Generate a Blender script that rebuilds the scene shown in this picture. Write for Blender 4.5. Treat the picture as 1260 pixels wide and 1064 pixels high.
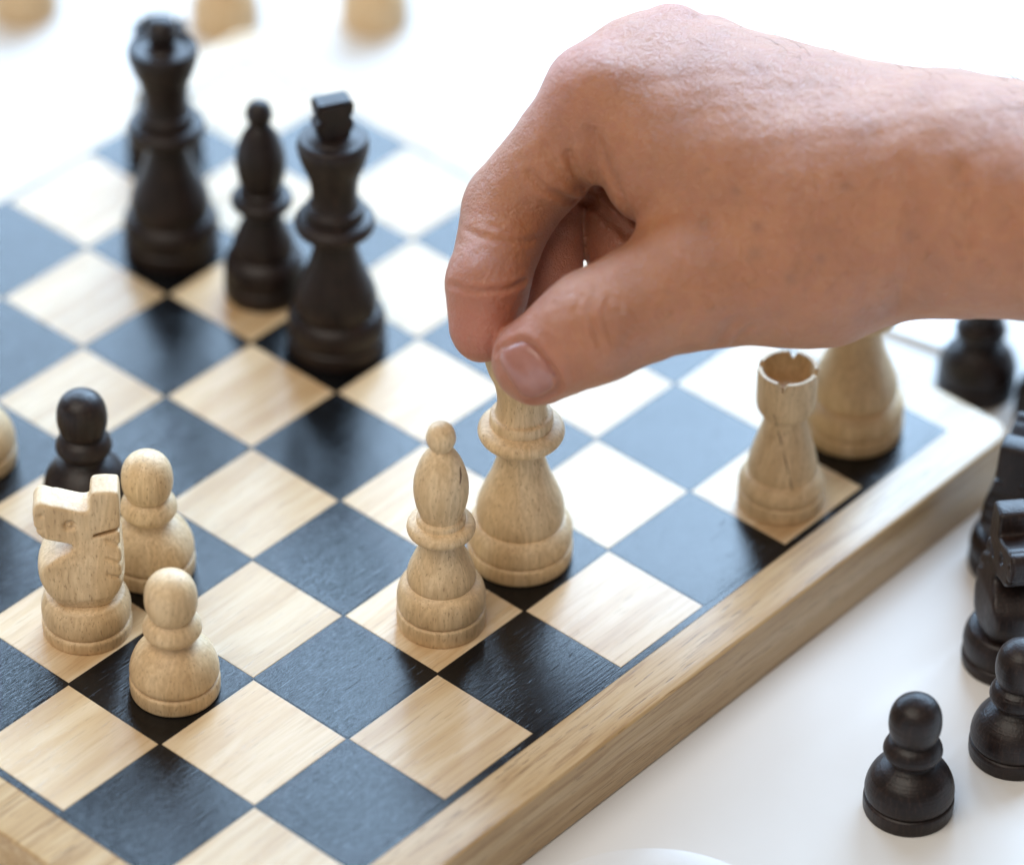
import bpy, bmesh, math, random
import numpy as np
from mathutils import Vector, Matrix

# ---------------------------------------------------------------- scene, camera, light
scene = bpy.context.scene
for o in list(bpy.data.objects):
    bpy.data.objects.remove(o)
S = 0.028                                   # one board square is 28 mm; geometry below is in squares
COL = scene.collection

# camera solved from the grid of board squares (board plane z = 0, x along the grain)
CAM_R = np.array([[0.66950252, -0.74275724, 0.00883523],
                  [0.45891985, 0.42295296, 0.78134715],
                  [0.58408814, 0.51905922, -0.62403411]])     # right, up, forward
CAM_C = np.array([-19.20343545, -19.91468023, 22.21976202])
F_PX = 5323.83
cam_data = bpy.data.cameras.new('camera')
cam = bpy.data.objects.new('camera', cam_data)
COL.objects.link(cam)
cam_data.sensor_width = 36.0
cam_data.lens = F_PX / 1260.0 * 36.0
cam_data.clip_start = 0.05
cam_data.clip_end = 50.0
cam_data.dof.use_dof = True
cam_data.dof.focus_distance = 33.15 * S
cam_data.dof.aperture_fstop = 5.6
M3 = Matrix((CAM_R[0], CAM_R[1], -CAM_R[2])).transposed()
cam.matrix_world = Matrix.Translation(Vector(CAM_C * S)) @ M3.to_4x4()
scene.camera = cam

world = bpy.data.worlds.new('World')
scene.world = world
world.use_nodes = True
bg = world.node_tree.nodes['Background']
bg.inputs['Color'].default_value = (1.0, 0.97, 0.94, 1)
bg.inputs['Strength'].default_value = 0.17

G = Vector((CAM_R[2][0], CAM_R[2][1], 0)).normalized()        # ground direction away from the camera
RT = Vector((CAM_R[0][0], CAM_R[0][1], 0)).normalized()


def area_light(name, pos, target, sx, sy, power, color):
    d = bpy.data.lights.new(name, 'AREA')
    d.shape = 'RECTANGLE'
    d.size, d.size_y = sx, sy
    d.energy = power
    d.color = color
    o = bpy.data.objects.new(name, d)
    COL.objects.link(o)
    o.location = pos
    o.rotation_euler = (Vector(target) - Vector(pos)).to_track_quat('-Z', 'Y').to_euler()
    return o


# daylit window behind the table; lower left panel and camera-side fill are added
def window(name, x0, x1, z0, z1, radiance, color, dist=1.9):
    x0, x1, z0, z1, dist = (2.5 * q for q in (x0, x1, z0, z1, dist))
    p = G * dist + RT * ((x0 + x1) / 2) + Vector((0, 0, (z0 + z1) / 2))
    area_light(name, p, p - G, x1 - x0, z1 - z0, radiance * math.pi * (x1 - x0) * (z1 - z0), color)


window('window_light', -0.02, 2.0, 0.55, 3.0, 15.6, (0.52, 0.75, 1.03))
window('added_left_panel', -2.2, -0.1, 0.55, 1.36, 15.6, (0.52, 0.75, 1.03))  # added light panel, kept low so the near-left squares reflect less
cp = G * -1.1 + RT * -0.8 + Vector((0, 0, 2.3))
area_light('added_fill_light', cp, (0, 0, 0), 2.2, 2.0, 48.0, (1.0, 0.92, 0.81))  # added soft fill lamp, brightens table and piece fronts

scene.view_settings.view_transform = 'Standard'
scene.view_settings.look = 'None'
scene.view_settings.gamma = 1.0
scene.view_settings.use_curve_mapping = False
scene.view_settings.exposure = 0.1
scene.render.engine = 'CYCLES'


# ---------------------------------------------------------------- pixel helpers (photo pixels -> points)
def ray(px, py):
    return CAM_R.T @ np.array([(px - 630) / F_PX, -(py - 532) / F_PX, 1.0])


def on_plane(px, py, z=0.0):
    d = ray(px, py)
    return CAM_C + d * ((z - CAM_C[2]) / d[2])


def at_depth(px, py, depth):
    return CAM_C + ray(px, py) * depth


# ---------------------------------------------------------------- object helpers
def link(name, mesh, mat=None, parent=None, smooth=None):
    o = bpy.data.objects.new(name, mesh)
    COL.objects.link(o)
    if mat and not mesh.materials:
        mesh.materials.append(mat)
    if parent:
        o.parent = parent
    return o


def tag(o, label, cat, group=None):
    o['label'] = label
    o['category'] = cat
    if group:
        o['group'] = group
    return o


def empty(name, loc=(0, 0, 0), rz=0.0):
    o = bpy.data.objects.new(name, None)
    o.empty_display_size = 0.01
    COL.objects.link(o)
    o.location = Vector(loc) * S
    o.rotation_euler = (0, 0, rz)
    return o


def mesh_from(name, verts, faces, sharp=35):
    m = bpy.data.meshes.new(name)
    m.from_pydata([tuple(np.asarray(v, float) * S) for v in verts], [], faces)
    m.validate()
    m.polygons.foreach_set('use_smooth', [True] * len(m.polygons))
    if sharp:
        m.set_sharp_from_angle(angle=math.radians(sharp))
    return m


def bm_to_mesh(name, bm, sharp=35):
    bmesh.ops.scale(bm, vec=(S, S, S), verts=bm.verts)
    bmesh.ops.recalc_face_normals(bm, faces=bm.faces)
    m = bpy.data.meshes.new(name)
    bm.to_mesh(m)
    bm.free()
    m.polygons.foreach_set('use_smooth', [True] * len(m.polygons))
    m.set_sharp_from_angle(angle=math.radians(sharp))
    return m


def spline(pts, n=5):
    """Catmull-Rom through profile points; a point given twice stays a sharp corner."""
    out = []
    P = [np.array(p, float) for p in pts]
    for i in range(len(P) - 1):
        p1, p2 = P[i], P[i + 1]
        if np.allclose(p1, p2):
            continue
        p0 = P[i - 1] if i > 0 else p1
        p3 = P[i + 2] if i + 2 < len(P) else p2
        for t in np.linspace(0, 1, n, endpoint=False):
            q = 0.5 * ((2 * p1) + (-p0 + p2) * t + (2 * p0 - 5 * p1 + 4 * p2 - p3) * t * t
                       + (-p0 + 3 * p1 - 3 * p2 + p3) * t ** 3)
            out.append(q)
    out.append(P[-1])
    return out


def lathe(name, prof, seg=72, n=4, edit=None):
    pr = spline(prof, n)
    verts, faces, rows = [], [], []
    for r, z in pr:
        r = max(r, 0.0)
        if r < 1e-4:
            rows.append([len(verts)])
            verts.append((0, 0, z))
        else:
            row = []
            for k in range(seg):
                a = 2 * math.pi * k / seg
                v = [r * math.cos(a), r * math.sin(a), z]
                if edit:
                    v = edit(r, z, a, v)
                row.append(len(verts))
                verts.append(v)
            rows.append(row)
    for a, b in zip(rows[:-1], rows[1:]):
        if len(a) == 1 and len(b) == 1:
            continue
        for k in range(seg):
            k2 = (k + 1) % seg
            if len(a) == 1:
                faces.append((a[0], b[k2], b[k]))
            elif len(b) == 1:
                faces.append((a[k], a[k2], b[0]))
            else:
                faces.append((a[k], a[k2], b[k2], b[k]))
    if len(rows[0]) > 1:
        faces.append(tuple(reversed(rows[0])))
    if len(rows[-1]) > 1:
        faces.append(tuple(rows[-1]))
    return mesh_from(name, verts, faces, 40)


# ---------------------------------------------------------------- signed distance tools (hand, knights)
def smin(a, b, k):
    h = np.clip(0.5 + 0.5 * (b - a) / k, 0, 1)
    return b + (a - b) * h - k * h * (1 - h)


def smax(a, b, k):
    return -smin(-a, -b, k)


def rcone(P, a, b, ra, rb):
    """distance to a capsule whose radius runs from ra to rb"""
    a, b = np.asarray(a), np.asarray(b)
    ba = b - a
    t = np.clip(((P - a) @ ba) / (ba @ ba), 0, 1)
    d = P - a - t[:, None] * ba
    return np.sqrt((d * d).sum(1)) - (ra + (rb - ra) * t)


def ball(P, c, r):
    return np.sqrt(((P - np.asarray(c)) ** 2).sum(1)) - r


def surface_nets(sdf, lo, hi, h, block=12):
    lo, hi = np.asarray(lo, float), np.asarray(hi, float)
    nb = np.ceil((hi - lo) / (h * block)).astype(int)
    n = nb * block + 1
    cen = np.stack(np.meshgrid(*[lo[k] + (np.arange(nb[k]) + 0.5) * block * h for k in range(3)], indexing='ij'), -1)
    dc = sdf(cen.reshape(-1, 3)).reshape(nb)
    near = np.abs(dc) < block * h * 0.5 * 1.75 * 1.35 + 2 * h
    F = np.ones(n, np.float32)
    coarse = np.where(dc < 0, -1, 1)
    F[:-1, :-1, :-1] = np.repeat(np.repeat(np.repeat(coarse, block, 0), block, 1), block, 2)
    loc = np.arange(block + 1)
    gx, gy, gz = np.meshgrid(loc, loc, loc, indexing='ij')
    ids = np.argwhere(near)
    for c0 in range(0, len(ids), 250):
        ch = ids[c0:c0 + 250]
        ix = ch[:, 0, None, None, None] * block + gx
        iy = ch[:, 1, None, None, None] * block + gy
        iz = ch[:, 2, None, None, None] * block + gz
        P = np.stack([lo[0] + ix * h, lo[1] + iy * h, lo[2] + iz * h], -1).reshape(-1, 3)
        F[ix, iy, iz] = sdf(P).reshape(ix.shape)
    ins = F < 0
    cn = [c - 1 for c in n]
    sl = lambda a, i, j, k: a[i:i + cn[0], j:j + cn[1], k:k + cn[2]]
    cnt = sum(sl(ins, i, j, k).astype(np.int8) for i in (0, 1) for j in (0, 1) for k in (0, 1))
    cells = np.argwhere((cnt > 0) & (cnt < 8))
    idx = np.full(cn, -1, np.int64)
    idx[tuple(cells.T)] = np.arange(len(cells))
    acc = np.zeros((len(cells), 3))
    num = np.zeros(len(cells))
    corners = [(i, j, k) for i in (0, 1) for j in (0, 1) for k in (0, 1)]
    for a in corners:
        for ax in range(3):
            if a[ax]:
                continue
            b = list(a)
            b[ax] = 1
            fa = F[tuple((cells + a).T)].astype(float)
            fb = F[tuple((cells + b).T)].astype(float)
            m = (fa < 0) != (fb < 0)
            t = np.where(m, fa / np.where(m, fa - fb, 1), 0)
            p = np.array(a, float)[None] + t[:, None] * (np.array(b) - np.array(a))[None]
            acc += np.where(m[:, None], p, 0)
            num += m
    V = lo + (cells + acc / num[:, None]) * h
    quads = []
    for ax in range(3):
        u, v = (ax + 1) % 3, (ax + 2) % 3
        s0 = [slice(None)] * 3
        s1 = [slice(None)] * 3
        s0[ax] = slice(0, -1)
        s1[ax] = slice(1, None)
        A, B = ins[tuple(s0)], ins[tuple(s1)]
        e = np.argwhere(A != B)
        e = e[(e[:, u] > 0) & (e[:, v] > 0) & (e[:, u] < cn[u]) & (e[:, v] < cn[v])]
        flip = B[tuple(e.T)]
        du, dv = np.zeros(3, int), np.zeros(3, int)
        du[u], dv[v] = 1, 1
        q = np.stack([idx[tuple((e - du - dv).T)], idx[tuple((e - dv).T)], idx[tuple(e.T)], idx[tuple((e - du).T)]], 1)
        q[flip] = q[flip][:, ::-1]
        quads.append(q)
    Q = np.concatenate(quads)
    Q = Q[(Q >= 0).all(1)]
    return V, Q


def fast_mesh(name, V, Q):
    m = bpy.data.meshes.new(name)
    m.vertices.add(len(V))
    m.vertices.foreach_set('co', (V * S).astype(np.float32).ravel())
    m.loops.add(Q.size)
    m.loops.foreach_set('vertex_index', Q.astype(np.int32).ravel())
    m.polygons.add(len(Q))
    m.polygons.foreach_set('loop_start', np.arange(0, Q.size, 4, dtype=np.int32))
    m.polygons.foreach_set('use_smooth', [True] * len(Q))
    m.update(calc_edges=True)
    m.validate()
    return m


# ---------------------------------------------------------------- material helpers
def new_mat(name):
    m = bpy.data.materials.new(name)
    m.use_nodes = True
    nt = m.node_tree
    return m, nt, nt.nodes['Principled BSDF']


class N:
    def __init__(self, nt):
        self.nt = nt

    def node(self, kind, **kw):
        n = self.nt.nodes.new(kind)
        for k, v in kw.items():
            if k in n.inputs:
                n.inputs[k].default_value = v
            else:
                setattr(n, k, v)
        return n

    def link(self, a, b):
        self.nt.links.new(a, b)

    def math(self, op, a, b=None, clamp=False):
        n = self.nt.nodes.new('ShaderNodeMath')
        n.operation = op
        n.use_clamp = clamp
        for i, x in enumerate((a, b)):
            if x is None:
                continue
            if isinstance(x, (int, float)):
                n.inputs[i].default_value = x
            else:
                self.link(x, n.inputs[i])
        return n.outputs[0]

    def vmath(self, op, a, b):
        n = self.nt.nodes.new('ShaderNodeVectorMath')
        n.operation = op
        for i, x in enumerate((a, b)):
            if isinstance(x, tuple):
                n.inputs[i].default_value = x
            else:
                self.link(x, n.inputs[i])
        return n.outputs[0]

    def noise(self, vec, scale=1.0, detail=4, rough=0.55, dist=0.0):
        n = self.node('ShaderNodeTexNoise', Scale=scale, Detail=detail, Roughness=rough, Distortion=dist)
        self.link(vec, n.inputs['Vector'])
        return n.outputs['Fac']

    def ramp(self, fac, stops, interp='LINEAR'):
        n = self.nt.nodes.new('ShaderNodeValToRGB')
        n.color_ramp.interpolation = interp
        el = n.color_ramp.elements
        while len(el) < len(stops):
            el.new(0.5)
        for e, (p, c) in zip(el, stops):
            e.position = p
            e.color = (c[0], c[1], c[2], 1) if not isinstance(c, (int, float)) else (c, c, c, 1)
        self.link(fac, n.inputs[0])
        return n.outputs[0]

    def mix(self, fac, a, b, mode='MIX'):
        n = self.nt.nodes.new('ShaderNodeMix')
        n.data_type = 'RGBA'
        n.blend_type = mode
        for s, x in ((0, fac), (6, a), (7, b)):
            if isinstance(x, (int, float)):
                n.inputs[s].default_value = x
            elif isinstance(x, tuple):
                n.inputs[s].default_value = (*x, 1)
            else:
                self.link(x, n.inputs[s])
        return n.outputs[2]

    def bump(self, h, strength, dist, normal=None):
        n = self.node('ShaderNodeBump', Strength=strength, Distance=dist)
        self.link(h, n.inputs['Height'])
        if normal:
            self.link(normal, n.inputs['Normal'])
        return n.outputs[0]

    def coords(self, seed=True):
        """object coordinates in squares, shifted per object by its 'grain' property"""
        tc = self.node('ShaderNodeTexCoord')
        v = self.vmath('SCALE', tc.outputs['Object'], (0, 0, 0))
        v.node.inputs['Scale'].default_value = 1 / S
        if seed:
            at = self.node('ShaderNodeAttribute', attribute_type='OBJECT', attribute_name='grain')
            cb = self.node('ShaderNodeCombineXYZ')
            self.link(at.outputs['Fac'], cb.inputs[0])
            self.link(self.math('MULTIPLY', at.outputs['Fac'], 1.7), cb.inputs[1])
            self.link(self.math('MULTIPLY', at.outputs['Fac'], 0.6), cb.inputs[2])
            return v, self.vmath('ADD', v, cb.outputs[0])
        return v, v


def piece_wood():
    m, nt, b = new_mat('pale_turned_wood')
    n = N(nt)
    v0, v = n.coords()
    lo = n.noise(n.vmath('MULTIPLY', v, (3.2, 3.2, 0.55)), 1.0, 3, 0.5, 0.6)
    rings = n.math('FRACT', n.math('MULTIPLY', lo, 11.0))
    rings = n.math('ABSOLUTE', n.math('SUBTRACT', rings, 0.5))
    fine = n.noise(n.vmath('MULTIPLY', v, (42, 42, 3.5)), 1.0, 3, 0.6)
    speck = n.noise(n.vmath('MULTIPLY', v, (75, 75, 16)), 1.0, 2, 0.5)
    pores = n.ramp(speck, [(0.60, 0.0), (0.70, 1.0)])
    c = n.ramp(lo, [(0.30, (0.62, 0.41, 0.21)), (0.5, (0.72, 0.51, 0.285)), (0.7, (0.79, 0.60, 0.375))])
    c = n.mix(n.math('MULTIPLY', n.math('SUBTRACT', 0.5, rings), 0.62), c, (0.36, 0.215, 0.10))
    c = n.mix(n.ramp(fine, [(0.42, 0.0), (0.68, 0.38)]), c, (0.42, 0.26, 0.13))
    c = n.mix(n.math('MULTIPLY', pores, 0.55), c, (0.25, 0.13, 0.06))
    n.link(c, b.inputs['Base Color'])
    b.inputs['Roughness'].default_value = 0.48
    b.inputs['Specular IOR Level'].default_value = 0.4
    h = n.math('SUBTRACT', n.math('MULTIPLY', fine, 0.6), pores)
    h = n.math('ADD', h, n.math('MULTIPLY', n.noise(n.vmath('MULTIPLY', v, (1.2, 1.2, 60)), 1.0, 3, 0.6), 0.8))
    n.link(n.bump(h, 0.30, 0.0002), b.inputs['Normal'])
    return m


def black_wood():
    m, nt, b = new_mat('black_stained_wood')
    n = N(nt)
    v0, v = n.coords()
    fine = n.noise(n.vmath('MULTIPLY', v, (40, 40, 4)), 1.0, 3, 0.6)
    blot = n.noise(v, 5.0, 3, 0.5)
    c = n.ramp(blot, [(0.3, (0.009, 0.005, 0.0042)), (0.7, (0.019, 0.0105, 0.0085))])
    c = n.mix(n.ramp(fine, [(0.5, 0.0), (0.72, 0.5)]), c, (0.05, 0.027, 0.02))
    n.link(c, b.inputs['Base Color'])
    n.link(n.ramp(blot, [(0.3, 0.34), (0.7, 0.46)]), b.inputs['Roughness'])
    b.inputs['Specular IOR Level'].default_value = 0.34
    h = n.math('ADD', fine, n.math('MULTIPLY', n.noise(v, 60, 2, 0.5), 0.5))
    h = n.math('ADD', h, n.math('MULTIPLY', n.noise(n.vmath('MULTIPLY', v, (1.2, 1.2, 55)), 1.0, 3, 0.6), 1.5))
    n.link(n.bump(h, 0.34, 0.00025), b.inputs['Normal'])
    return m


def board_wood(name, cols, rough=0.34, streak=0.5):
    m, nt, b = new_mat(name)
    n = N(nt)
    v0, v = n.coords()
    warp = n.noise(n.vmath('MULTIPLY', v, (0.5, 1.6, 1.6)), 1.0, 3, 0.5)
    w2 = n.math('MULTIPLY', warp, 2.2)
    cb = n.node('ShaderNodeCombineXYZ')
    n.link(w2, cb.inputs[1])
    n.link(w2, cb.inputs[2])
    vv = n.vmath('ADD', n.vmath('MULTIPLY', v, (0.35, 6.5, 6.5)), cb.outputs[0])
    broad = n.noise(vv, 1.0, 4, 0.55)
    fine = n.noise(n.vmath('MULTIPLY', v, (1.4, 75, 75)), 1.0, 3, 0.7)
    dash = n.noise(n.vmath('MULTIPLY', v, (3.6, 62, 62)), 1.0, 2, 0.5)
    dashes = n.ramp(dash, [(0.64, 0.0), (0.68, 1.0)])
    c = n.ramp(broad, [(0.30, tuple(0.35 * a + 0.65 * b_ for a, b_ in zip(cols[0], cols[1]))), (0.45, cols[1]), (0.62, cols[2]), (0.75, cols[1])])
    c = n.mix(n.ramp(fine, [(0.48, 0.0), (0.78, streak * 0.8)]), c, cols[0])
    mid = n.noise(n.vmath('ADD', n.vmath('MULTIPLY', v, (0.7, 24, 24)), cb.outputs[0]), 1.0, 4, 0.7)
    c = n.mix(n.ramp(mid, [(0.54, 0.0), (0.60, streak * 0.75)]), c, cols[0])
    c = n.mix(n.math('MULTIPLY', dashes, streak * 0.8), c, tuple(x * 0.55 for x in cols[0]))
    sd = n.node('ShaderNodeAttribute', attribute_type='OBJECT', attribute_name='grain').outputs['Fac']
    tone = n.math('ADD', n.math('MULTIPLY', n.math('FRACT', n.math('MULTIPLY', sd, 1.37)), 0.24), 0.86)
    c = n.mix(1.0, c, n.ramp(tone, [(0.0, 0.0), (1.0, 1.0)]), 'MULTIPLY')
    n.link(c, b.inputs['Base Color'])
    b.inputs['Roughness'].default_value = rough
    b.inputs['Specular IOR Level'].default_value = 0.46
    n.link(n.bump(n.math('SUBTRACT', fine, n.math('MULTIPLY', dashes, 0.9)), 0.16, 0.00015), b.inputs['Normal'])
    return m


def board_black():
    m, nt, b = new_mat('black_lacquered_square')
    n = N(nt)
    v0, v = n.coords()
    fine = n.noise(n.vmath('MULTIPLY', v, (2.2, 55, 55)), 1.0, 3, 0.65)
    dash = n.noise(n.vmath('MULTIPLY', v, (4.5, 48, 48)), 1.0, 2, 0.5)
    dashes = n.ramp(dash, [(0.67, 0.0), (0.73, 1.0)])
    blot = n.noise(v, 2.2, 4, 0.6)
    c = n.mix(n.math('MULTIPLY', blot, 0.6), (0.0015, 0.0016, 0.002), (0.006, 0.0065, 0.0075))
    n.link(c, b.inputs['Base Color'])
    n.link(n.ramp(blot, [(0.3, 0.16), (0.7, 0.21)]), b.inputs['Roughness'])
    b.inputs['Specular IOR Level'].default_value = 0.42
    gr = n.noise(n.vmath('MULTIPLY', v, (5, 42, 42)), 1.0, 4, 0.75)
    h = n.math('SUBTRACT', n.math('ADD', fine, n.math('MULTIPLY', gr, 0.9)), n.math('MULTIPLY', dashes, 1.3))
    n.link(n.bump(h, 0.26, 0.00022), b.inputs['Normal'])
    return m


def table_mat():
    m, nt, b = new_mat('white_table_laminate')
    n = N(nt)
    v0, v = n.coords(False)
    f = n.noise(v, 0.6, 4, 0.5)
    n.link(n.ramp(f, [(0.3, (0.72, 0.70, 0.675)), (0.7, (0.76, 0.745, 0.725))]), b.inputs['Base Color'])
    b.inputs['Roughness'].default_value = 0.45
    b.inputs['IOR'].default_value = 1.12
    n.link(n.bump(n.noise(v, 14, 3, 0.5), 0.06, 0.0003), b.inputs['Normal'])
    return m


def skin_mat():
    m, nt, b = new_mat('skin')
    n = N(nt)
    v0, v = n.coords(False)
    red = n.node('ShaderNodeAttribute', attribute_type='GEOMETRY', attribute_name='redness').outputs['Fac']
    blot = n.noise(v, 2.6, 4, 0.6)
    mott = n.noise(v, 11, 3, 0.6)
    c = n.ramp(blot, [(0.3, (0.34, 0.122, 0.042)), (0.55, (0.41, 0.152, 0.054)), (0.75, (0.45, 0.184, 0.07))])
    c = n.mix(n.ramp(mott, [(0.42, 0.0), (0.72, 0.5)]), c, (0.38, 0.122, 0.055))
    c = n.mix(n.math('MULTIPLY', red, 0.75, True), c, (0.43, 0.125, 0.08))
    mole = n.node('ShaderNodeAttribute', attribute_type='GEOMETRY', attribute_name='mole').outputs['Fac']
    c = n.mix(n.math('MULTIPLY', mole, 0.42, True), c, (0.20, 0.075, 0.035))
    fr = n.noise(v, 12, 2, 0.4)
    c = n.mix(n.ramp(fr, [(0.62, 0.0), (0.80, 0.32)]), c, (0.30, 0.12, 0.06))
    n.link(c, b.inputs['Base Color'])
    b.inputs['Roughness'].default_value = 0.44
    b.inputs['Specular IOR Level'].default_value = 0.9
    b.inputs['Sheen Weight'].default_value = 0.10
    b.inputs['Sheen Roughness'].default_value = 0.4
    b.inputs['Subsurface Weight'].default_value = 0.35
    b.inputs['Subsurface Radius'].default_value = (1.0, 0.35, 0.18)
    b.inputs['Subsurface Scale'].default_value = 0.0022
    vo = n.node('ShaderNodeTexVoronoi', feature='DISTANCE_TO_EDGE', Scale=34.0)
    nz = n.node('ShaderNodeTexNoise', Scale=12.0)
    n.link(v, nz.inputs['Vector'])
    sc = n.vmath('SCALE', nz.outputs['Color'], (0, 0, 0))
    sc.node.inputs['Scale'].default_value = 0.06
    n.link(n.vmath('ADD', n.vmath('MULTIPLY', v, (1.0, 1.0, 0.7)), sc), vo.inputs['Vector'])
    cells = n.ramp(vo.outputs['Distance'], [(0.0, 0.0), (0.09, 1.0)])
    h = n.math('ADD', n.math('MULTIPLY', cells, 0.5), n.math('ADD', n.noise(v, 60, 3, 0.6), n.math('MULTIPLY', n.noise(v, 14, 3, 0.6), 2.5)))
    n.link(n.bump(h, 0.5, 0.00045), b.inputs['Normal'])
    return m


def nail_mat():
    m, nt, b = new_mat('fingernail')
    n = N(nt)
    v0, v = n.coords(False)
    f = n.noise(v, 9, 3, 0.5)
    n.link(n.ramp(f, [(0.3, (0.33, 0.135, 0.10)), (0.7, (0.39, 0.175, 0.135))]), b.inputs['Base Color'])
    b.inputs['Roughness'].default_value = 0.26
    b.inputs['Subsurface Weight'].default_value = 0.2
    b.inputs['Subsurface Radius'].default_value = (1.0, 0.4, 0.25)
    b.inputs['Subsurface Scale'].default_value = 0.0015
    return m


WHITE = piece_wood()
BLACK = black_wood()
LIGHT_SQ = board_wood('maple_square', [(0.42, 0.25, 0.115), (0.59, 0.405, 0.22), (0.66, 0.49, 0.30)], 0.27, 0.42)
FRAME = board_wood('oak_frame', [(0.32, 0.175, 0.07), (0.55, 0.36, 0.175), (0.63, 0.45, 0.255)], 0.29, 0.8)
DARK_SQ = board_black()
TABLE = table_mat()
SKIN = skin_mat()
NAIL = nail_mat()

CRACK, _nt, _b = new_mat('dark_split')
_b.inputs['Base Color'].default_value = (0.12, 0.06, 0.03, 1)
_b.inputs['Roughness'].default_value = 0.8
GLAZED_WHITE, _nt, _b = new_mat('white_glaze')
_n = N(_nt)
_n.link(_n.ramp(_n.noise(_n.coords(False)[1], 3.0), [(0.3, (0.76, 0.76, 0.755)), (0.7, (0.80, 0.80, 0.795))]), _b.inputs['Base Color'])
_b.inputs['Roughness'].default_value = 0.3

# ---------------------------------------------------------------- table and board
TZ = -0.62
bm = bmesh.new()
bmesh.ops.create_grid(bm, x_segments=1, y_segments=1, size=70)
table = link('table_top', bm_to_mesh('table_top', bm), TABLE)
table.location = Vector((10, 10, TZ)) * S
table['kind'] = 'structure'

board = empty('chess_board', (0, 0, TZ))
tag(board, 'wooden chess board of pale and black squares with rounded pale wood frame', 'chess board')


def rounded_slab(name, half, z0, z1, rad, bev, seg=8):
    bm = bmesh.new()
    vs = []
    for cx, cy, a0 in ((1, 1, 0), (-1, 1, 90), (-1, -1, 180), (1, -1, 270)):
        for k in range(seg + 1):
            a = math.radians(a0 + 90 * k / seg)
            vs.append(bm.verts.new((cx * (half - rad) + rad * math.cos(a), cy * (half - rad) + rad * math.sin(a), z0)))
    f = bm.faces.new(vs)
    r = bmesh.ops.extrude_face_region(bm, geom=[f])
    bmesh.ops.translate(bm, vec=(0, 0, z1 - z0), verts=[g for g in r['geom'] if isinstance(g, bmesh.types.BMVert)])
    if bev:
        ed = [e for e in bm.edges if abs(e.verts[0].co.z - e.verts[1].co.z) < 1e-6]
        bmesh.ops.bevel(bm, geom=ed, offset=bev, segments=3, affect='EDGES', profile=0.5)
    return bm_to_mesh(name, bm, 50)


fr = link('frame', rounded_slab('frame', 4.462, 0.0, -TZ - 0.006, 0.22, 0.030), FRAME, board)
fr['grain'] = 3.1
bd = link('border_line', rounded_slab('border_line', 4.055, -TZ - 0.02, -TZ - 0.002, 0.01, 0), DARK_SQ, board)
bd['grain'] = 8.0


def tile(name, half, z0, z1, bev):
    bm = bmesh.new()
    bmesh.ops.create_cube(bm, size=1)
    for v in bm.verts:
        v.co = (v.co.x * 2 * half, v.co.y * 2 * half, z1 if v.co.z > 0 else z0)
    bmesh.ops.bevel(bm, geom=[e for e in bm.edges if all(v.co.z > z1 - 1e-5 for v in e.verts)], offset=bev, segments=1, affect='EDGES')
    return bm_to_mesh(name, bm, 20)


light_tile = tile('pale_square', 0.4905, -0.03, 0.0015, 0.003)
light_tile.materials.append(LIGHT_SQ)
dark_tile = tile('black_square', 0.4985, -0.03, 0.0008, 0.002)
dark_tile.materials.append(DARK_SQ)
rnd = random.Random(5)
for i in range(8):
    for j in range(8):
        dark = (i + j) % 2 == 0
        o = link('black_square' if dark else 'pale_square', dark_tile if dark else light_tile, None, board)
        o.location = Vector((i + 0.5 - 4, 4 - j - 0.5, -TZ)) * S
        o['grain'] = rnd.uniform(0, 60)

# ---------------------------------------------------------------- turned pieces
BASE_S = [(0.0, 0), (0.338, 0), (0.338, 0), (0.345, 0.012), (0.348, 0.05), (0.348, 0.12), (0.338, 0.14), (0.318, 0.15)]


def scaled(pts, k):
    return [(r * k, z) for r, z in pts]


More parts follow.
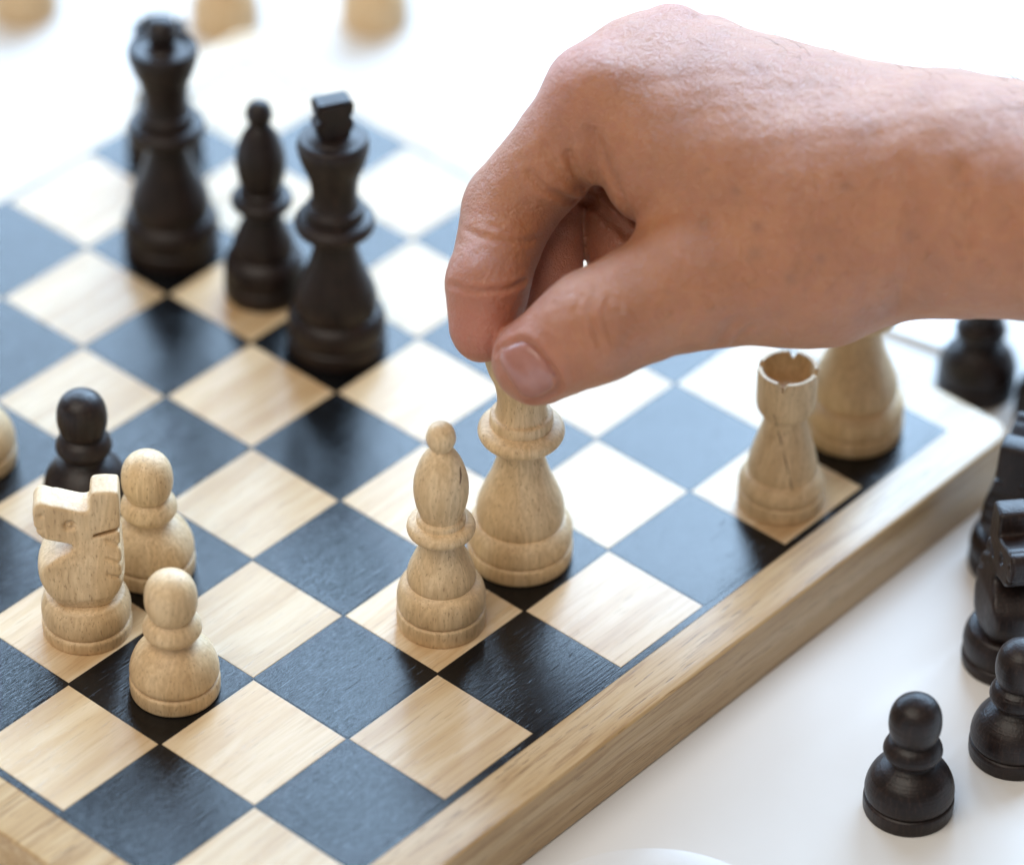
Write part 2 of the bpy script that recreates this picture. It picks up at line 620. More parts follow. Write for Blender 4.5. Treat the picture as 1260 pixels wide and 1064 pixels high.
PROF = {
    'pawn': [('base', BASE_S),
             ('body', [(0.318, 0.148), (0.336, 0.165), (0.345, 0.20), (0.333, 0.28), (0.295, 0.37), (0.23, 0.44), (0.165, 0.485), (0.145, 0.52)]),
             ('collar', [(0.145, 0.515), (0.185, 0.54), (0.222, 0.59), (0.226, 0.63), (0.20, 0.69), (0.165, 0.725), (0.155, 0.735)]),
             ('head', [(0.155, 0.732), (0.178, 0.76), (0.198, 0.83), (0.203, 0.91), (0.19, 1.0), (0.15, 1.075), (0.08, 1.12), (0.0, 1.133)])],
    'bishop': [('base', [(0.0, 0), (0.338, 0), (0.338, 0), (0.345, 0.012), (0.35, 0.05), (0.35, 0.14), (0.338, 0.16), (0.322, 0.168)]),
               ('body', [(0.322, 0.166), (0.338, 0.18), (0.347, 0.22), (0.342, 0.31), (0.318, 0.38), (0.275, 0.42), (0.262, 0.43), (0.262, 0.43), (0.268, 0.46), (0.26, 0.53),
                         (0.225, 0.63), (0.18, 0.74), (0.155, 0.83), (0.15, 0.88)]),
               ('collar', [(0.15, 0.875), (0.20, 0.885), (0.25, 0.915), (0.266, 0.955), (0.25, 1.0), (0.205, 1.02), (0.19, 1.025), (0.188, 1.06), (0.165, 1.08)]),
               ('head', [(0.165, 1.078), (0.168, 1.10), (0.195, 1.19), (0.213, 1.32), (0.203, 1.45), (0.16, 1.59), (0.105, 1.69), (0.075, 1.725)]),
               ('finial', [(0.072, 1.715), (0.085, 1.735), (0.11, 1.79), (0.113, 1.84), (0.09, 1.91), (0.045, 1.945), (0.0, 1.953)])],
    'rook': [('base', [(0.0, 0), (0.338, 0), (0.338, 0), (0.345, 0.012), (0.35, 0.05), (0.35, 0.13), (0.338, 0.15), (0.325, 0.155)]),
             ('body', [(0.325, 0.153), (0.342, 0.17), (0.345, 0.23), (0.315, 0.30), (0.28, 0.335), (0.28, 0.335), (0.278, 0.42), (0.245, 0.56), (0.20, 0.72), (0.17, 0.85), (0.165, 0.89)]),
             ('head', [(0.165, 0.885), (0.185, 0.91), (0.20, 0.93), (0.225, 0.955), (0.236, 1.0), (0.24, 1.06), (0.241, 1.32), (0.241, 1.32), (0.236, 1.345), (0.236, 1.345), (0.207, 1.345), (0.207, 1.345),
                       (0.195, 1.27), (0.165, 1.19), (0.10, 1.145), (0.0, 1.135)])],
    'queen': [('base', [(0.0, 0), (0.41, 0), (0.41, 0), (0.418, 0.012), (0.422, 0.05), (0.422, 0.13), (0.41, 0.15), (0.395, 0.158)]),
              ('body', [(0.395, 0.155), (0.412, 0.175), (0.418, 0.24), (0.408, 0.32), (0.37, 0.375), (0.342, 0.39), (0.342, 0.39), (0.35, 0.45), (0.342, 0.54), (0.30, 0.67), (0.235, 0.83),
                        (0.19, 0.99), (0.178, 1.12), (0.18, 1.16)]),
              ('collar', [(0.18, 1.155), (0.25, 1.165), (0.315, 1.20), (0.34, 1.255), (0.32, 1.305), (0.262, 1.33), (0.245, 1.335), (0.25, 1.36), (0.245, 1.415), (0.222, 1.43)]),
              ('crown', [(0.222, 1.428), (0.202, 1.445), (0.192, 1.52), (0.195, 1.62), (0.216, 1.73), (0.262, 1.85), (0.29, 1.95), (0.299, 2.02), (0.288, 2.07), (0.262, 2.08), (0.22, 2.05), (0.15, 2.04), (0.11, 2.07), (0.095, 2.12)]),
              ('finial', [(0.095, 2.115), (0.12, 2.16), (0.13, 2.22), (0.118, 2.29), (0.07, 2.335), (0.0, 2.345)])],
}
PROF['king'] = PROF['queen'][:3] + [('crown', [(0.222, 1.428), (0.202, 1.445), (0.192, 1.52), (0.195, 1.62), (0.216, 1.73), (0.262, 1.85), (0.29, 1.95), (0.299, 2.02), (0.288, 2.07), (0.27, 2.095),
                                              (0.22, 2.10), (0.15, 2.13), (0.0, 2.15)])]


def rook_edit(r, z, a, v):
    if z > 1.30 and r > 0.19:
        for c in (45, 135, 225, 315):
            d = abs((math.degrees(a) - c + 180) % 360 - 180)
            if d < 9:
                v[2] -= 0.085 * (1 - d / 9)
    return v


# knight: a sawn profile, rounded into the round base
KN_OUT = [(-0.20, 0.30), (-0.25, 0.37), (-0.31, 0.50), (-0.325, 0.60), (-0.312, 0.80), (-0.30, 1.00), (-0.31, 1.22), (-0.308, 1.40), (-0.285, 1.43), (-0.19, 1.44), (-0.105, 1.425), (-0.085, 1.36),
          (-0.075, 1.275), (-0.03, 1.255), (0.06, 1.28), (0.16, 1.315), (0.20, 1.32), (0.26, 1.345), (0.31, 1.34), (0.345, 1.29), (0.35, 1.21), (0.338, 1.10), (0.30, 1.045), (0.25, 1.01),
          (0.15, 0.985), (0.06, 0.955), (0.08, 0.905), (0.20, 0.85), (0.33, 0.745), (0.372, 0.65), (0.36, 0.52), (0.30, 0.42), (0.22, 0.36), (0.18, 0.30)]


def poly_sdf(x, z, poly):
    d = np.full(x.shape, 1e9)
    s = np.ones(x.shape)
    n = len(poly)
    for i in range(n):
        ax, az = poly[i]
        bx, bz = poly[i - 1]
        ex, ez = bx - ax, bz - az
        wx, wz = x - ax, z - az
        t = np.clip((wx * ex + wz * ez) / (ex * ex + ez * ez), 0, 1)
        d = np.minimum(d, (wx - ex * t) ** 2 + (wz - ez * t) ** 2)
        c1, c2, c3 = z >= az, z < bz, ex * wz > ez * wx
        s = np.where((c1 & c2 & c3) | (~c1 & ~c2 & ~c3), -s, s)
    return s * np.sqrt(d)


KN_OUT = [tuple(q) for q in spline(KN_OUT + [KN_OUT[0]], 3)[:-1]]


def knight_body(P):
    x, y, z = P[:, 0], P[:, 1], P[:, 2]
    d2 = poly_sdf(x, z, KN_OUT)
    ht = np.interp(z, [0.30, 0.5, 0.8, 1.0, 1.2, 1.5], [0.20, 0.27, 0.22, 0.155, 0.135, 0.12])
    d = smax(d2, np.abs(y) - ht, 0.028)
    d = smax(d, np.sqrt(x * x + y * y) - np.interp(z, [0.3, 0.4, 0.5, 0.6, 0.75, 0.9, 1.5], [0.20, 0.27, 0.325, 0.36, 0.385, 0.42, 0.6]), 0.09)
    ay = np.abs(y)
    # carved cheek flat, mane notch, eye, mouth line
    notch = np.abs((z - 1.06) + 0.28 * (x + 0.2)) + np.maximum(0, x + 0.10) * 2 + np.maximum(0, 0.085 - ay) * 3
    d = smax(d, 0.016 - notch, 0.02)
    eye = np.sqrt((x - 0.075) ** 2 + (z - 1.14) ** 2)
    d = d + 0.035 * np.exp(-((eye - 0.03) / 0.016) ** 2) * (ay > 0.08)
    d = d + 0.02 * np.exp(-((z - 1.30 + 0.1 * (x + .2)) / 0.02) ** 2) * (x < -0.12) * (ay > 0.08) * 0
    # mouth, nostril and three cuts in the mane
    mouth = np.abs(z - 1.115 + 0.12 * (0.35 - x)) + np.maximum(0, 0.235 - x) * 2
    d = d + 0.010 * np.exp(-(mouth / 0.012) ** 2) * (x > 0.29)
    d = d + 0.022 * np.exp(-(((x - 0.285) ** 2 + (z - 1.235) ** 2) / 0.018 ** 2)) * (ay > 0.07)
    for mz in (0.66, 0.80, 0.94):
        cut = np.abs(z - mz - 0.5 * (x + 0.30)) + np.maximum(0, x + 0.19) * 2
        d = d + 0.020 * np.exp(-(cut / 0.016) ** 2)
    return np.maximum(d, 0.30 - z)


KN_V, KN_Q = surface_nets(knight_body, (-0.42, -0.38, 0.26), (0.48, 0.38, 1.52), 0.0125, 8)
KN_BASE = [('base', [(0.0, 0), (0.338, 0), (0.338, 0), (0.345, 0.012), (0.35, 0.05), (0.35, 0.10), (0.335, 0.12), (0.322, 0.125)]),
           ('body', [(0.322, 0.122), (0.338, 0.14), (0.348, 0.19), (0.345, 0.27), (0.322, 0.34), (0.27, 0.385), (0.0, 0.39)])]

CACHE = {}


def piece_meshes(kind, mat):
    key = (kind, mat.name)
    if key in CACHE:
        return CACHE[key]
    out = []
    for nm, pr in (KN_BASE if kind == 'knight' else PROF[kind]):
        m = lathe(nm, pr, 96 if kind == 'rook' else 72, 4, rook_edit if (kind == 'rook' and nm == 'head') else None)
        m.materials.append(mat)
        out.append((nm, m))
    if kind == 'knight':
        m = fast_mesh('horse_head', KN_V, KN_Q)
        m.materials.append(mat)
        out.append(('horse_head', m))
    if kind == 'king':
        pts = [(-0.13, 2.10), (-0.135, 2.17), (-0.16, 2.22), (-0.16, 2.28), (-0.125, 2.31), (-0.15, 2.345), (-0.16, 2.43), (-0.135, 2.47), (0.13, 2.47), (0.16, 2.43), (0.155, 2.35),
               (0.125, 2.31), (0.155, 2.28), (0.155, 2.22), (0.13, 2.17), (0.125, 2.10)]
        bm = bmesh.new()
        f = bm.faces.new([bm.verts.new((x, -0.10, z)) for x, z in pts])
        r = bmesh.ops.extrude_face_region(bm, geom=[f])
        bmesh.ops.translate(bm, vec=(0, 0.20, 0), verts=[g for g in r['geom'] if isinstance(g, bmesh.types.BMVert)])
        bmesh.ops.bevel(bm, geom=[e for e in bm.edges if abs(e.verts[0].co.y - e.verts[1].co.y) < 1e-6], offset=0.022, segments=2, affect='EDGES')
        m = bm_to_mesh('cross', bm, 40)
        m.materials.append(mat)
        out.append(('cross', m))
    if kind == 'bishop':
        pass
    CACHE[key] = out
    return out


PRND = random.Random(11)


def piece(kind, mat, pos, rz, label, group=None, z=0.002, tilt=None):
    root = empty('chess_' + kind, (pos[0], pos[1], z), rz)
    if tilt:
        root.rotation_euler = tilt
    g = PRND.uniform(0, 50)
    for nm, m in piece_meshes(kind, mat):
        o = link(nm, m, None, root)
        o['grain'] = g
    root.scale = (1, 1, 1 if kind in ('queen', 'rook', 'bishop') else PRND.uniform(0.975, 1.025))
    tag(root, label, 'chess ' + kind, group)
    return root


def sq(i, j):
    return (i - 4, 4 - j)


def px(x, y, z=0.0):
    p = on_plane(x, y, z)
    return (p[0], p[1])


CAM_AZ = math.atan2(RT.y, RT.x)             # image-right as a heading
wb = piece('bishop', WHITE, px(543, 763), CAM_AZ + 0.4, 'pale wooden bishop with dark slot in head standing beside the held piece')
held_xy = px(639.5, 681)
held = piece('queen', WHITE, held_xy, 0.3, 'tall pale chess piece with collared neck pinched between thumb and index finger')
piece('knight', WHITE, px(108, 771), CAM_AZ + math.pi + 0.06, 'pale wooden knight carved as a horse head beside pale pawns')
piece('pawn', WHITE, px(216, 846), 0.5, 'pale wooden pawn in front of the pale knight, alone on black square', 'pale pawns on the board')
piece('pawn', WHITE, px(187, 697), 1.9, 'pale wooden pawn directly behind the pale knight, next to black pawn', 'pale pawns on the board')
piece('pawn', WHITE, px(-31, 565), 2.6, 'pale wooden pawn cut off by picture edge, beyond the black pawn on board', 'pale pawns on the board')
wr = piece('rook', WHITE, px(960, 614.5), CAM_AZ + 0.55, 'pale wooden rook with notched rim and thin crack near board edge')
piece('king', WHITE, px(1048, 526), CAM_AZ, 'tall pale chess piece on corner square behind the rook, head hidden by wrist')
piece('king', BLACK, px(415, 423), CAM_AZ + 0.35, 'tall black king with blocky cross top beside the black bishop')
piece('bishop', BLACK, px(326, 357), 0.2, 'slender black bishop between black king and black queen')
piece('queen', BLACK, px(212, 303), 0.0, 'tall black queen with ball in open crown, hiding a rook')
piece('rook', BLACK, px(204, 189), 0.9, 'black rook mostly hidden behind the black queen')
piece('pawn', BLACK, px(108, 621), 0.0, 'black pawn on the board behind the pale knight', 'black pawns')
piece('pawn', BLACK, px(1117, 992, TZ), 0.7, 'black pawn standing alone on white table in front of other captured pieces', 'black pawns', TZ + 0.002)
piece('pawn', BLACK, px(1246, 924, TZ), 1.1, 'black pawn on white table in front of the black knights', 'black pawns', TZ + 0.002)
piece('knight', BLACK, px(1236, 812, TZ), CAM_AZ - math.pi / 2 + 0.15, 'black knight on white table with forehead catching light, behind a pawn', 'black knights on the table', TZ + 0.002)
piece('knight', BLACK, px(1243, 695, TZ), CAM_AZ + math.pi / 2 - 0.35, 'black knight on white table facing away by rounded board corner', 'black knights on the table', TZ + 0.002)
piece('pawn', BLACK, px(1200, 476, TZ), 1.1, 'blurred black pawn on table below the wrist, beyond board corner', 'black pawns', TZ + 0.002)
piece('pawn', BLACK, px(1297, 512, TZ), 0.3, 'black pawn at picture edge between blurred pawn and the knight facing away', 'black pawns', TZ + 0.002)
piece('pawn', WHITE, px(30, 13, TZ), 1.1, 'blurred pale pawn on far table near the left board edge', 'pale pawns on the far table', TZ + 0.002)
piece('pawn', WHITE, px(277, 30, TZ), 0.4, 'blurred pale pawn on far table right behind the black queen and rook', 'pale pawns on the far table', TZ + 0.002)
piece('pawn', WHITE, px(461, 25, TZ), 2.4, 'blurred pale pawn on far table beyond the black king', 'pale pawns on the far table', TZ + 0.002)



def on_piece(kind, pos, x, y):
    """point where the sight line meets a turned piece's surface"""
    pr = np.array([q for _, sec in PROF[kind] for q in spline(sec, 4)])
    pr = pr[np.argsort(pr[:, 1], kind='stable')]
    d = ray(x, y)
    base = on_plane(x, y)
    for t in np.arange(4.0, -0.5, -0.004):
        q = base - d * t / np.linalg.norm(d)
        if math.hypot(q[0] - pos[0], q[1] - pos[1]) <= np.interp(q[2], pr[:, 1], pr[:, 0]) and 0 < q[2] < pr[-1, 1]:
            return q
    return None


def hairline(name, root, kind, pos, pts, rad):
    """a thin dark split lying in the surface of a turned piece"""
    P = []
    for a, b in zip(pts[:-1], pts[1:]):
        for t in np.linspace(0, 1, 5, endpoint=False):
            q = on_piece(kind, pos, a[0] + (b[0] - a[0]) * t, a[1] + (b[1] - a[1]) * t)
            if q is not None:
                P.append(q)
    P = np.array(P)
    c, s_ = math.cos(-root.rotation_euler.z), math.sin(-root.rotation_euler.z)
    P = P - np.array([pos[0], pos[1], 0.002])
    P = np.c_[P[:, 0] * c - P[:, 1] * s_, P[:, 0] * s_ + P[:, 1] * c, P[:, 2]]
    verts, faces = [], []
    for i, q in enumerate(P):
        tn = P[min(i + 1, len(P) - 1)] - P[max(i - 1, 0)]
        tn = tn / np.linalg.norm(tn)
        out = np.array([q[0], q[1], 0.0])
        out /= np.linalg.norm(out)
        sd = np.cross(tn, out)
        sd /= np.linalg.norm(sd)
        r = rad * (0.45 + 0.55 * math.sin(math.pi * (i + 0.5) / len(P)))
        for k in range(6):
            a = 2 * math.pi * k / 6
            verts.append(q + sd * r * math.cos(a) + out * r * 0.6 * math.sin(a))
    for i in range(len(P) - 1):
        for k in range(6):
            k2 = (k + 1) % 6
            faces.append((i * 6 + k, i * 6 + k2, i * 6 + 6 + k2, i * 6 + 6 + k))
    faces += [tuple(range(5, -1, -1)), tuple(range(len(verts) - 6, len(verts)))]
    return link(name, mesh_from(name, verts, faces, 0), CRACK, root)


hairline('slot', wb, 'bishop', px(543, 763), [(566, 574), (567, 585), (566, 597)], 0.012)
hairline('crack', wr, 'rook', px(960, 614.5), [(952, 508), (957, 528), (963, 552), (970, 580), (975, 606), (978, 634)], 0.0065)

# a thin round disc, whiter than the table, reaching into view on the near side of the table
bm = bmesh.new()
disc = link('disc', lathe('disc', [(0.0, 0.0), (1.12, 0.0), (1.12, 0.0), (1.13, 0.002), (1.12, 0.004), (1.0, 0.010), (0.8, 0.012), (0.0, 0.012)], 96, 3), GLAZED_WHITE)
bm.free()
cxy = px(805, 1176, TZ)
disc.location = Vector((cxy[0], cxy[1], TZ + 0.002)) * S
tag(disc, 'thin white round disc on the table below the board edge', 'disc')

# a white folded card lying on the table behind the board corner
ca, cb_ = np.array(on_plane(1030, 389, TZ)), np.array(on_plane(1164, 436, TZ))
cd = (cb_ - ca) / np.linalg.norm(cb_ - ca)
cn = np.array([-cd[1], cd[0], 0.0])
if cn @ np.array([G.x, G.y, 0]) < 0:
    cn = -cn
bm = bmesh.new()
q4 = [ca, cb_, cb_ + cn * 2.6, ca + cn * 2.6]
lo_ = [bm.verts.new((q[0], q[1], 0.002)) for q in q4]
hi_ = [bm.verts.new((q[0], q[1], 0.062)) for q in q4]
bm.faces.new(lo_[::-1])
bm.faces.new(hi_)
for k in range(4):
    bm.faces.new((lo_[k], lo_[(k + 1) % 4], hi_[(k + 1) % 4], hi_[k]))
bmesh.ops.bevel(bm, geom=[e for e in bm.edges], offset=0.012, segments=2, affect='EDGES')
card = link('card', bm_to_mesh('card', bm), GLAZED_WHITE)
card.location = (0, 0, TZ * S)
tag(card, 'flat white card on the table behind the board corner, partly under the wrist', 'card')

# ---------------------------------------------------------------- the hand
HD = float((np.array([held_xy[0], held_xy[1], 2.0]) - CAM_C) @ CAM_R[2])     # depth of the held head


def H(x, y, d):
    return at_depth(x, y, HD - d)


palm_prims = [
    # index, middle, ring, little metacarpals
    (H(738, 122, 0.45), H(1090, 225, 0.60), 0.36, 0.60),
    (H(812, 78, 0.05), H(1110, 196, 0.20), 0.37, 0.62),
    (H(868, 80, -0.32), H(1110, 206, -0.05), 0.35, 0.58),
    (H(925, 118, -0.55), H(1110, 230, -0.20), 0.32, 0.52),
    (H(775, 92, 0.25), H(1100, 205, 0.40), 0.37, 0.62),
    # back of the web between thumb and index, thenar and heel
    (H(815, 205, 0.55), H(980, 250, 0.65), 0.46, 0.66),
    (H(862, 345, 0.70), H(1005, 312, 0.55), 0.48, 0.64),
    (H(1005, 312, 0.55), H(1090, 260, 0.50), 0.64, 0.74),
    (H(920, 280, 0.05), H(1060, 265, 0.10), 0.52, 0.58),
    # wrist and forearm
    (H(1090, 244, 0.55), H(1180, 243, 0.65), 0.78, 0.82),
    (H(1090, 225, 0.00), H(1180, 232, 0.10), 0.72, 0.76),
    (H(1180, 243, 0.65), H(1420, 268, 1.25), 0.82, 0.90),
    (H(1180, 232, 0.10), H(1420, 262, 0.65), 0.76, 0.88),
]
index_prims = [
    (H(738, 122, 0.45), H(628, 256, 0.12), 0.39, 0.355),
    (H(628, 256, 0.12), H(600, 346, 0.36), 0.355, 0.315),
    (H(600, 346, 0.36), H(597, 402, 0.34), 0.315, 0.275),
]
thumb_prims = [
    (H(1000, 312, 0.55), H(848, 347, 0.76), 0.58, 0.48),
    (H(848, 347, 0.76), H(728, 403, 0.86), 0.48, 0.415),
    (H(728, 404, 0.86), H(662, 442, 0.70), 0.415, 0.338),
    (H(720, 410, 0.74), H(655, 446, 0.56), 0.33, 0.28),
]
middle_prims = [
    (H(812, 78, 0.05), H(668, 218, -0.42), 0.37, 0.33),
    (H(668, 218, -0.42), H(668, 325, -0.42), 0.33, 0.30),
    (H(668, 325, -0.42), H(655, 392, -0.28), 0.30, 0.26),
]
ring_prims = [
    (H(868, 80, -0.32), H(735, 215, -0.62), 0.35, 0.32),
    (H(735, 215, -0.62), H(770, 315, -0.50), 0.32, 0.29),
    (H(770, 315, -0.50), H(778, 368, -0.32), 0.29, 0.26),
]
little_prims = [
    (H(925, 118, -0.55), H(838, 228, -0.80), 0.31, 0.28),
    (H(838, 228, -0.80), H(862, 308, -0.62), 0.28, 0.25),
    (H(862, 308, -0.62), H(872, 338, -0.45), 0.25, 0.22),
]


def chain(P, prims, k):
    d = None
    for a, b, ra, rb in prims:
        e = rcone(P, a, b, ra, rb)
        d = e if d is None else smin(d, e, k)
    return d


def hand_base(P):
    palm = chain(P, palm_prims, 0.30)
    idx = chain(P, index_prims, 0.07)
    th = chain(P, thumb_prims, 0.10)
    mid = chain(P, middle_prims, 0.07)
    rng = chain(P, ring_prims, 0.07)
    lit = chain(P, little_prims, 0.07)
    d = smin(palm, idx, 0.16)
    d = smin(d, np.minimum(smin(palm, th, 0.16), 9), 0.03)
    for f in (mid, rng, lit):
        d = np.minimum(d, smin(palm, f, 0.12))
    # knuckles
    d = smin(d, ball(P, H(722, 108, 0.30), 0.30), 0.12)
    d = smin(d, ball(P, H(828, 42, -0.05), 0.22), 0.14)
    return d


def trace(px_, py_, sdf):
    o = CAM_C
    dr = ray(px_, py_)
    dr = dr / np.linalg.norm(dr)
    t = (HD - 3.0)
    for _ in range(120):
        e = float(sdf((o + dr * t)[None])[0])
        t += e * 0.8
        if e < 1e-4:
            return o + dr * t
        if t > HD + 6:
            return None
    return o + dr * t


def polyline(pts, sub=6):
    out = []
    for (a, b) in zip(pts[:-1], pts[1:]):
        for t in np.linspace(0, 1, sub, endpoint=False):
            q = trace(a[0] + (b[0] - a[0]) * t, a[1] + (b[1] - a[1]) * t, hand_base)
            if q is not None:
                out.append(q)
    q = trace(*pts[-1], hand_base)
    if q is not None:
        out.append(q)
    return np.array(out)


NAIL_Q = [(649, 415), (695, 474), (646, 497), (606, 434)]     # cuticle top, cuticle bottom, free edge bottom, free edge top


def nail_px(u, v):
    """u along the nail from cuticle (-1) to free edge (1), v across"""
    A, B, C_, D_ = [np.array(q, float) for q in NAIL_Q]
    s, t = (u + 1) / 2, (v + 1) / 2
    return (A * (1 - t) + B * t) * (1 - s) + (D_ * (1 - t) + C_ * t) * s


def superell(a, n=3.6):
    c, s = math.cos(a), math.sin(a)
    return (abs(c) ** (2 / n) * (1 if c > 0 else -1), abs(s) ** (2 / n) * (1 if s > 0 else -1))


CREASES = [  # pixel polyline, depth, width
    ([(553, 350), (575, 357), (600, 359), (625, 356), (646, 346)], 0.030, 0.020),
    ([(572, 282), (590, 290), (620, 297), (650, 298), (668, 292)], 0.018, 0.022),
    ([(600, 277), (630, 283)], 0.006, 0.02),
    ([(652, 214), (672, 234), (700, 246), (728, 251)], 0.042, 0.028),
    ([(700, 190), (712, 222), (735, 255), (772, 288)], 0.045, 0.032),
    ([(716, 185), (732, 222), (756, 262)], -0.018, 0.055),
    ([(730, 165), (746, 205), (766, 245), (782, 280)], 0.020, 0.045),
    ([(668, 180), (686, 208), (710, 234)], 0.022, 0.030),
    ([(640, 195), (652, 205), (660, 212)], 0.010, 0.03),
    ([(715, 365), (706, 385), (710, 405), (722, 425)], 0.014, 0.022),
    ([(732, 358), (725, 385), (731, 408), (742, 432)], 0.016, 0.024),
    ([(748, 366), (744, 392), (752, 420)], 0.010, 0.025),
    ([(693, 425), (700, 445), (704, 468)], 0.012, 0.022),
    ([(676, 400), (690, 412), (700, 430)], 0.008, 0.022),
    ([(880, 425), (890, 410), (905, 395)], 0.018, 0.04),
    ([(898, 432), (908, 415), (922, 402)], 0.018, 0.03),
    ([(1110, 200), (1125, 260), (1120, 330), (1100, 380)], 0.015, 0.07),
    ([(1180, 210), (1192, 250), (1188, 300)], 0.02, 0.06),
]
crease_data = [(polyline(p), dp, w) for p, dp, w in CREASES]
nail_ring = []
for k in range(40):
    u, v = superell(2 * math.pi * k / 40)
    if u > 0.75:
        continue
    q = trace(*nail_px(u * 1.06, v * 1.06), hand_base)
    if q is not None:
        nail_ring.append(q)
nail_ring = np.array(nail_ring)


def dist_points(P, pts, far=0.35):
    """distance to a polyline's dense points, only near it"""
    c = pts.mean(0)
    R = np.sqrt(((pts - c) ** 2).sum(1)).max() + far
    out = np.full(len(P), 9.0)
    m = ((P - c) ** 2).sum(1) < R * R
    if m.any():
        q = P[m]
        best = np.full(len(q), 81.0)
        for a, b in zip(pts[:-1], pts[1:]):
            ba = b - a
            l2 = ba @ ba
            if l2 > 0.06:
                continue
            t = np.clip(((q - a) @ ba) / max(l2, 1e-9), 0, 1)
            e = q - a - t[:, None] * ba
            best = np.minimum(best, (e * e).sum(1))
        out[m] = np.sqrt(best)
    return out


def wob(P, f, ph):
    return np.sin(P[:, 0] * f + ph) * np.sin(P[:, 1] * f * 1.13 + ph * 1.7) * np.sin(P[:, 2] * f * 0.91 + ph * 2.3)


def hand_sdf(P):
    d = hand_base(P)
    for pts, dp, w in crease_data:
        e = dist_points(P, pts)
        d = d + dp * np.exp(-(e / w) ** 2) - 0.22 * dp * np.exp(-((e - 2.2 * w) / (1.3 * w)) ** 2)
    e = dist_points(P, nail_ring)
    d = d + 0.034 * np.exp(-(e / 0.020) ** 2) - 0.014 * np.exp(-((e - 0.05) / 0.03) ** 2)
    # uneven flesh
    d = d + 0.010 * wob(P, 5.1, 0.4) + 0.006 * wob(P, 9.7, 1.9) + 0.003 * wob(P, 21.0, 3.3)
    return d


allp = np.array([p for L in (palm_prims, index_prims, thumb_prims, middle_prims, ring_prims, little_prims) for (a, b, ra, rb) in L for p in (a, b)])
HV, HQ = surface_nets(hand_sdf, allp.min(0) - 1.05, allp.max(0) + 1.05, 0.022, 12)
hand_mesh = fast_mesh('hand', HV, HQ)
hand_mesh.materials.append(SKIN)
red = np.zeros(len(HV))
for c, r, w in ((H(597, 410, 0.45), 0.55, 1.0), (H(650, 450, 0.8), 0.5, 0.75), (H(600, 346, 0.5), 0.35, 0.4), (H(690, 85, 0.4), 0.45, 0.7), (H(820, 20, -0.1), 0.4, 0.6),
                (H(660, 360, -0.3), 0.7, 0.9), (H(770, 340, -.5), 0.6, 0.9), (H(770, 290, 0.5), 0.25, 0.5)):
    red = np.maximum(red, w * np.exp(-((HV - c) ** 2).sum(1) / (r * r)))
at = hand_mesh.attributes.new('redness', 'FLOAT', 'POINT')
at.data.foreach_set('value', red.astype(np.float32))
mole = np.zeros(len(HV))
for mx, my, r in ((866, 276, 0.042), (932, 280, 0.038), (929, 312, 0.04), (972, 342, 0.035), (1008, 318, 0.03), (905, 235, 0.025), (1120, 290, 0.04), (1040, 230, 0.03)):
    q = trace(mx, my, hand_base)
    mole = np.maximum(mole, np.exp(-((HV - q) ** 2).sum(1) / (1.4 * r) ** 2))
at = hand_mesh.attributes.new('mole', 'FLOAT', 'POINT')
at.data.foreach_set('value', mole.astype(np.float32))
hand = link('person', hand_mesh)
tag(hand, 'bare right hand and forearm reaching in, thumb and index finger pinching a tall pale piece', 'person')

# thumb nail: a thin curved plate seated on the thumb
nu, nv = 14, 14
top, faces = [], []
ths = CAM_R[2]
grid = {}
verts = []
rings = 9
seg = 40
for r_ in range(rings + 1):
    rr = r_ / rings
    for k in range(seg if r_ else 1):
        u, v = superell(2 * math.pi * k / seg)
        q = trace(*nail_px(u * rr, v * rr), hand_base)
        e = 0.01
        g = np.array([float(hand_base((q + e * ax)[None])[0] - hand_base((q - e * ax)[None])[0]) for ax in np.eye(3)])
        g = g / np.linalg.norm(g)
        verts.append(q + g * (0.024 - 0.028 * rr ** 8))
for r_ in range(rings):
    for k in range(seg):
        k2 = (k + 1) % seg
        a = 0 if r_ == 0 else 1 + (r_ - 1) * seg + k
        a2 = 0 if r_ == 0 else 1 + (r_ - 1) * seg + k2
        b, b2 = 1 + r_ * seg + k, 1 + r_ * seg + k2
        faces.append((a, b, b2) if r_ == 0 else (a, b, b2, a2))
nm = mesh_from('thumbnail', verts, faces, 0)
nail = link('thumbnail', nm, NAIL, hand)
sol = nail.modifiers.new('thickness', 'SOLIDIFY')
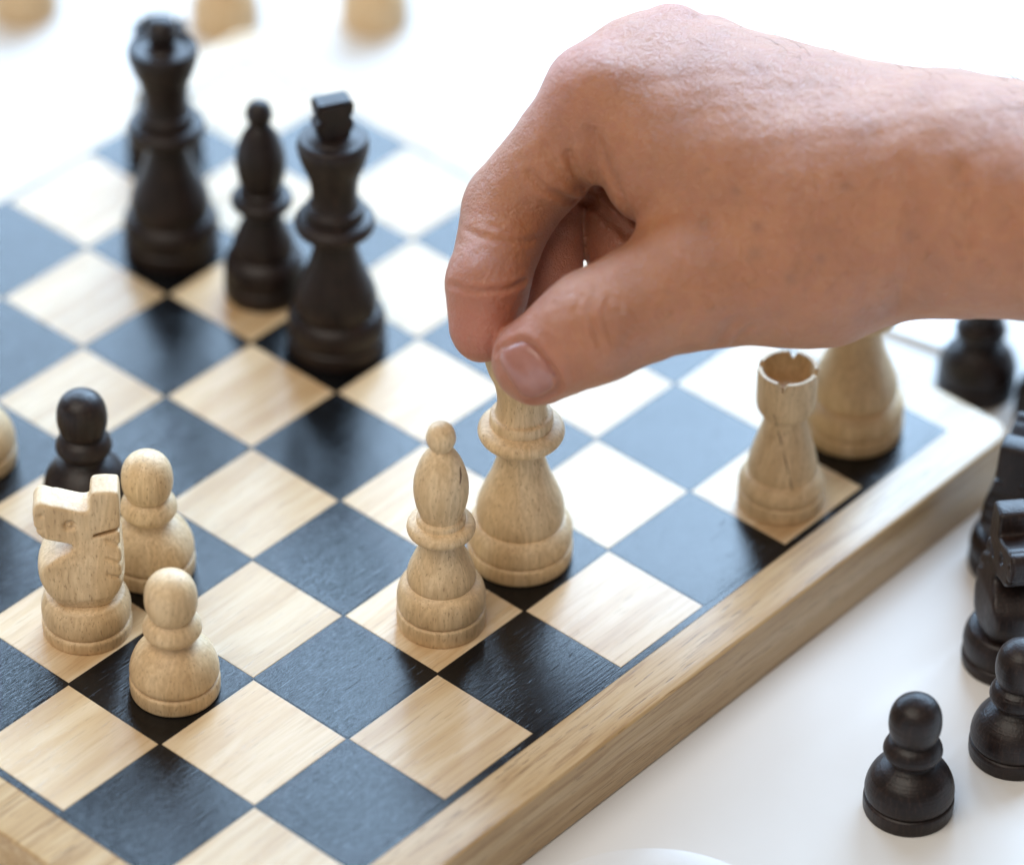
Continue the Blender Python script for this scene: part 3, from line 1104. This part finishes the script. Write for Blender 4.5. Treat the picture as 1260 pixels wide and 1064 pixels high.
sol.thickness = 0.012 * S
sol.offset = -1

# fine hairs over the back of the hand and the forearm, too many to count
hr = np.random.default_rng(4)
nrm = np.zeros_like(HV)
T0 = np.concatenate([HQ[:, [0, 1, 2]], HQ[:, [0, 2, 3]]])
fn = np.cross(HV[T0[:, 1]] - HV[T0[:, 0]], HV[T0[:, 2]] - HV[T0[:, 0]])
for k in range(3):
    np.add.at(nrm, T0[:, k], fn)
nrm /= np.linalg.norm(nrm, axis=1)[:, None] + 1e-12
fore = H(1300, 255, 0.6) - H(850, 150, 0.3)
fore /= np.linalg.norm(fore)
along = (HV - H(850, 150, 0.3)) @ fore
cand = np.where((along > -0.2) & (along < 3.4) & ((nrm[:, 2] > 0.15) | (along > 1.6)) & (nrm[:, 2] > -0.25))[0]
pick = hr.choice(cand, 300, replace=False, p=(lambda w: w / w.sum())(0.25 + np.clip(along[cand], 0, 3)))
hv, hf = [], []
for i in pick:
    n0 = nrm[i]
    dr = fore * -0.6 + np.array([0, 0, -0.5]) + hr.normal(0, 0.35, 3)
    dr = dr - n0 * (dr @ n0)
    dr /= np.linalg.norm(dr)
    L = hr.uniform(0.10, 0.24)
    sd = np.cross(dr, n0)
    base = len(hv)
    for j, t in enumerate((0, 0.35, 0.7, 1.0)):
        c = HV[i] - n0 * 0.005 + dr * L * t + n0 * (0.05 * math.sin(t * 2.2)) * L / 0.2
        w = 0.0021 * (1 - 0.8 * t)
        for k in range(3):
            a = 2 * math.pi * k / 3
            hv.append(c + sd * w * math.cos(a) + n0 * w * math.sin(a))
    for j in range(3):
        for k in range(3):
            k2 = (k + 1) % 3
            hf.append((base + j * 3 + k, base + j * 3 + k2, base + j * 3 + 3 + k2, base + j * 3 + 3 + k))
HAIR, _nt, _b = new_mat('arm_hair')
_b.inputs['Base Color'].default_value = (0.22, 0.12, 0.065, 1)
_b.inputs['Roughness'].default_value = 0.5
hair = link('arm_hair', mesh_from('arm_hair', hv, hf, 0), HAIR, hand)
hair['kind'] = 'stuff'
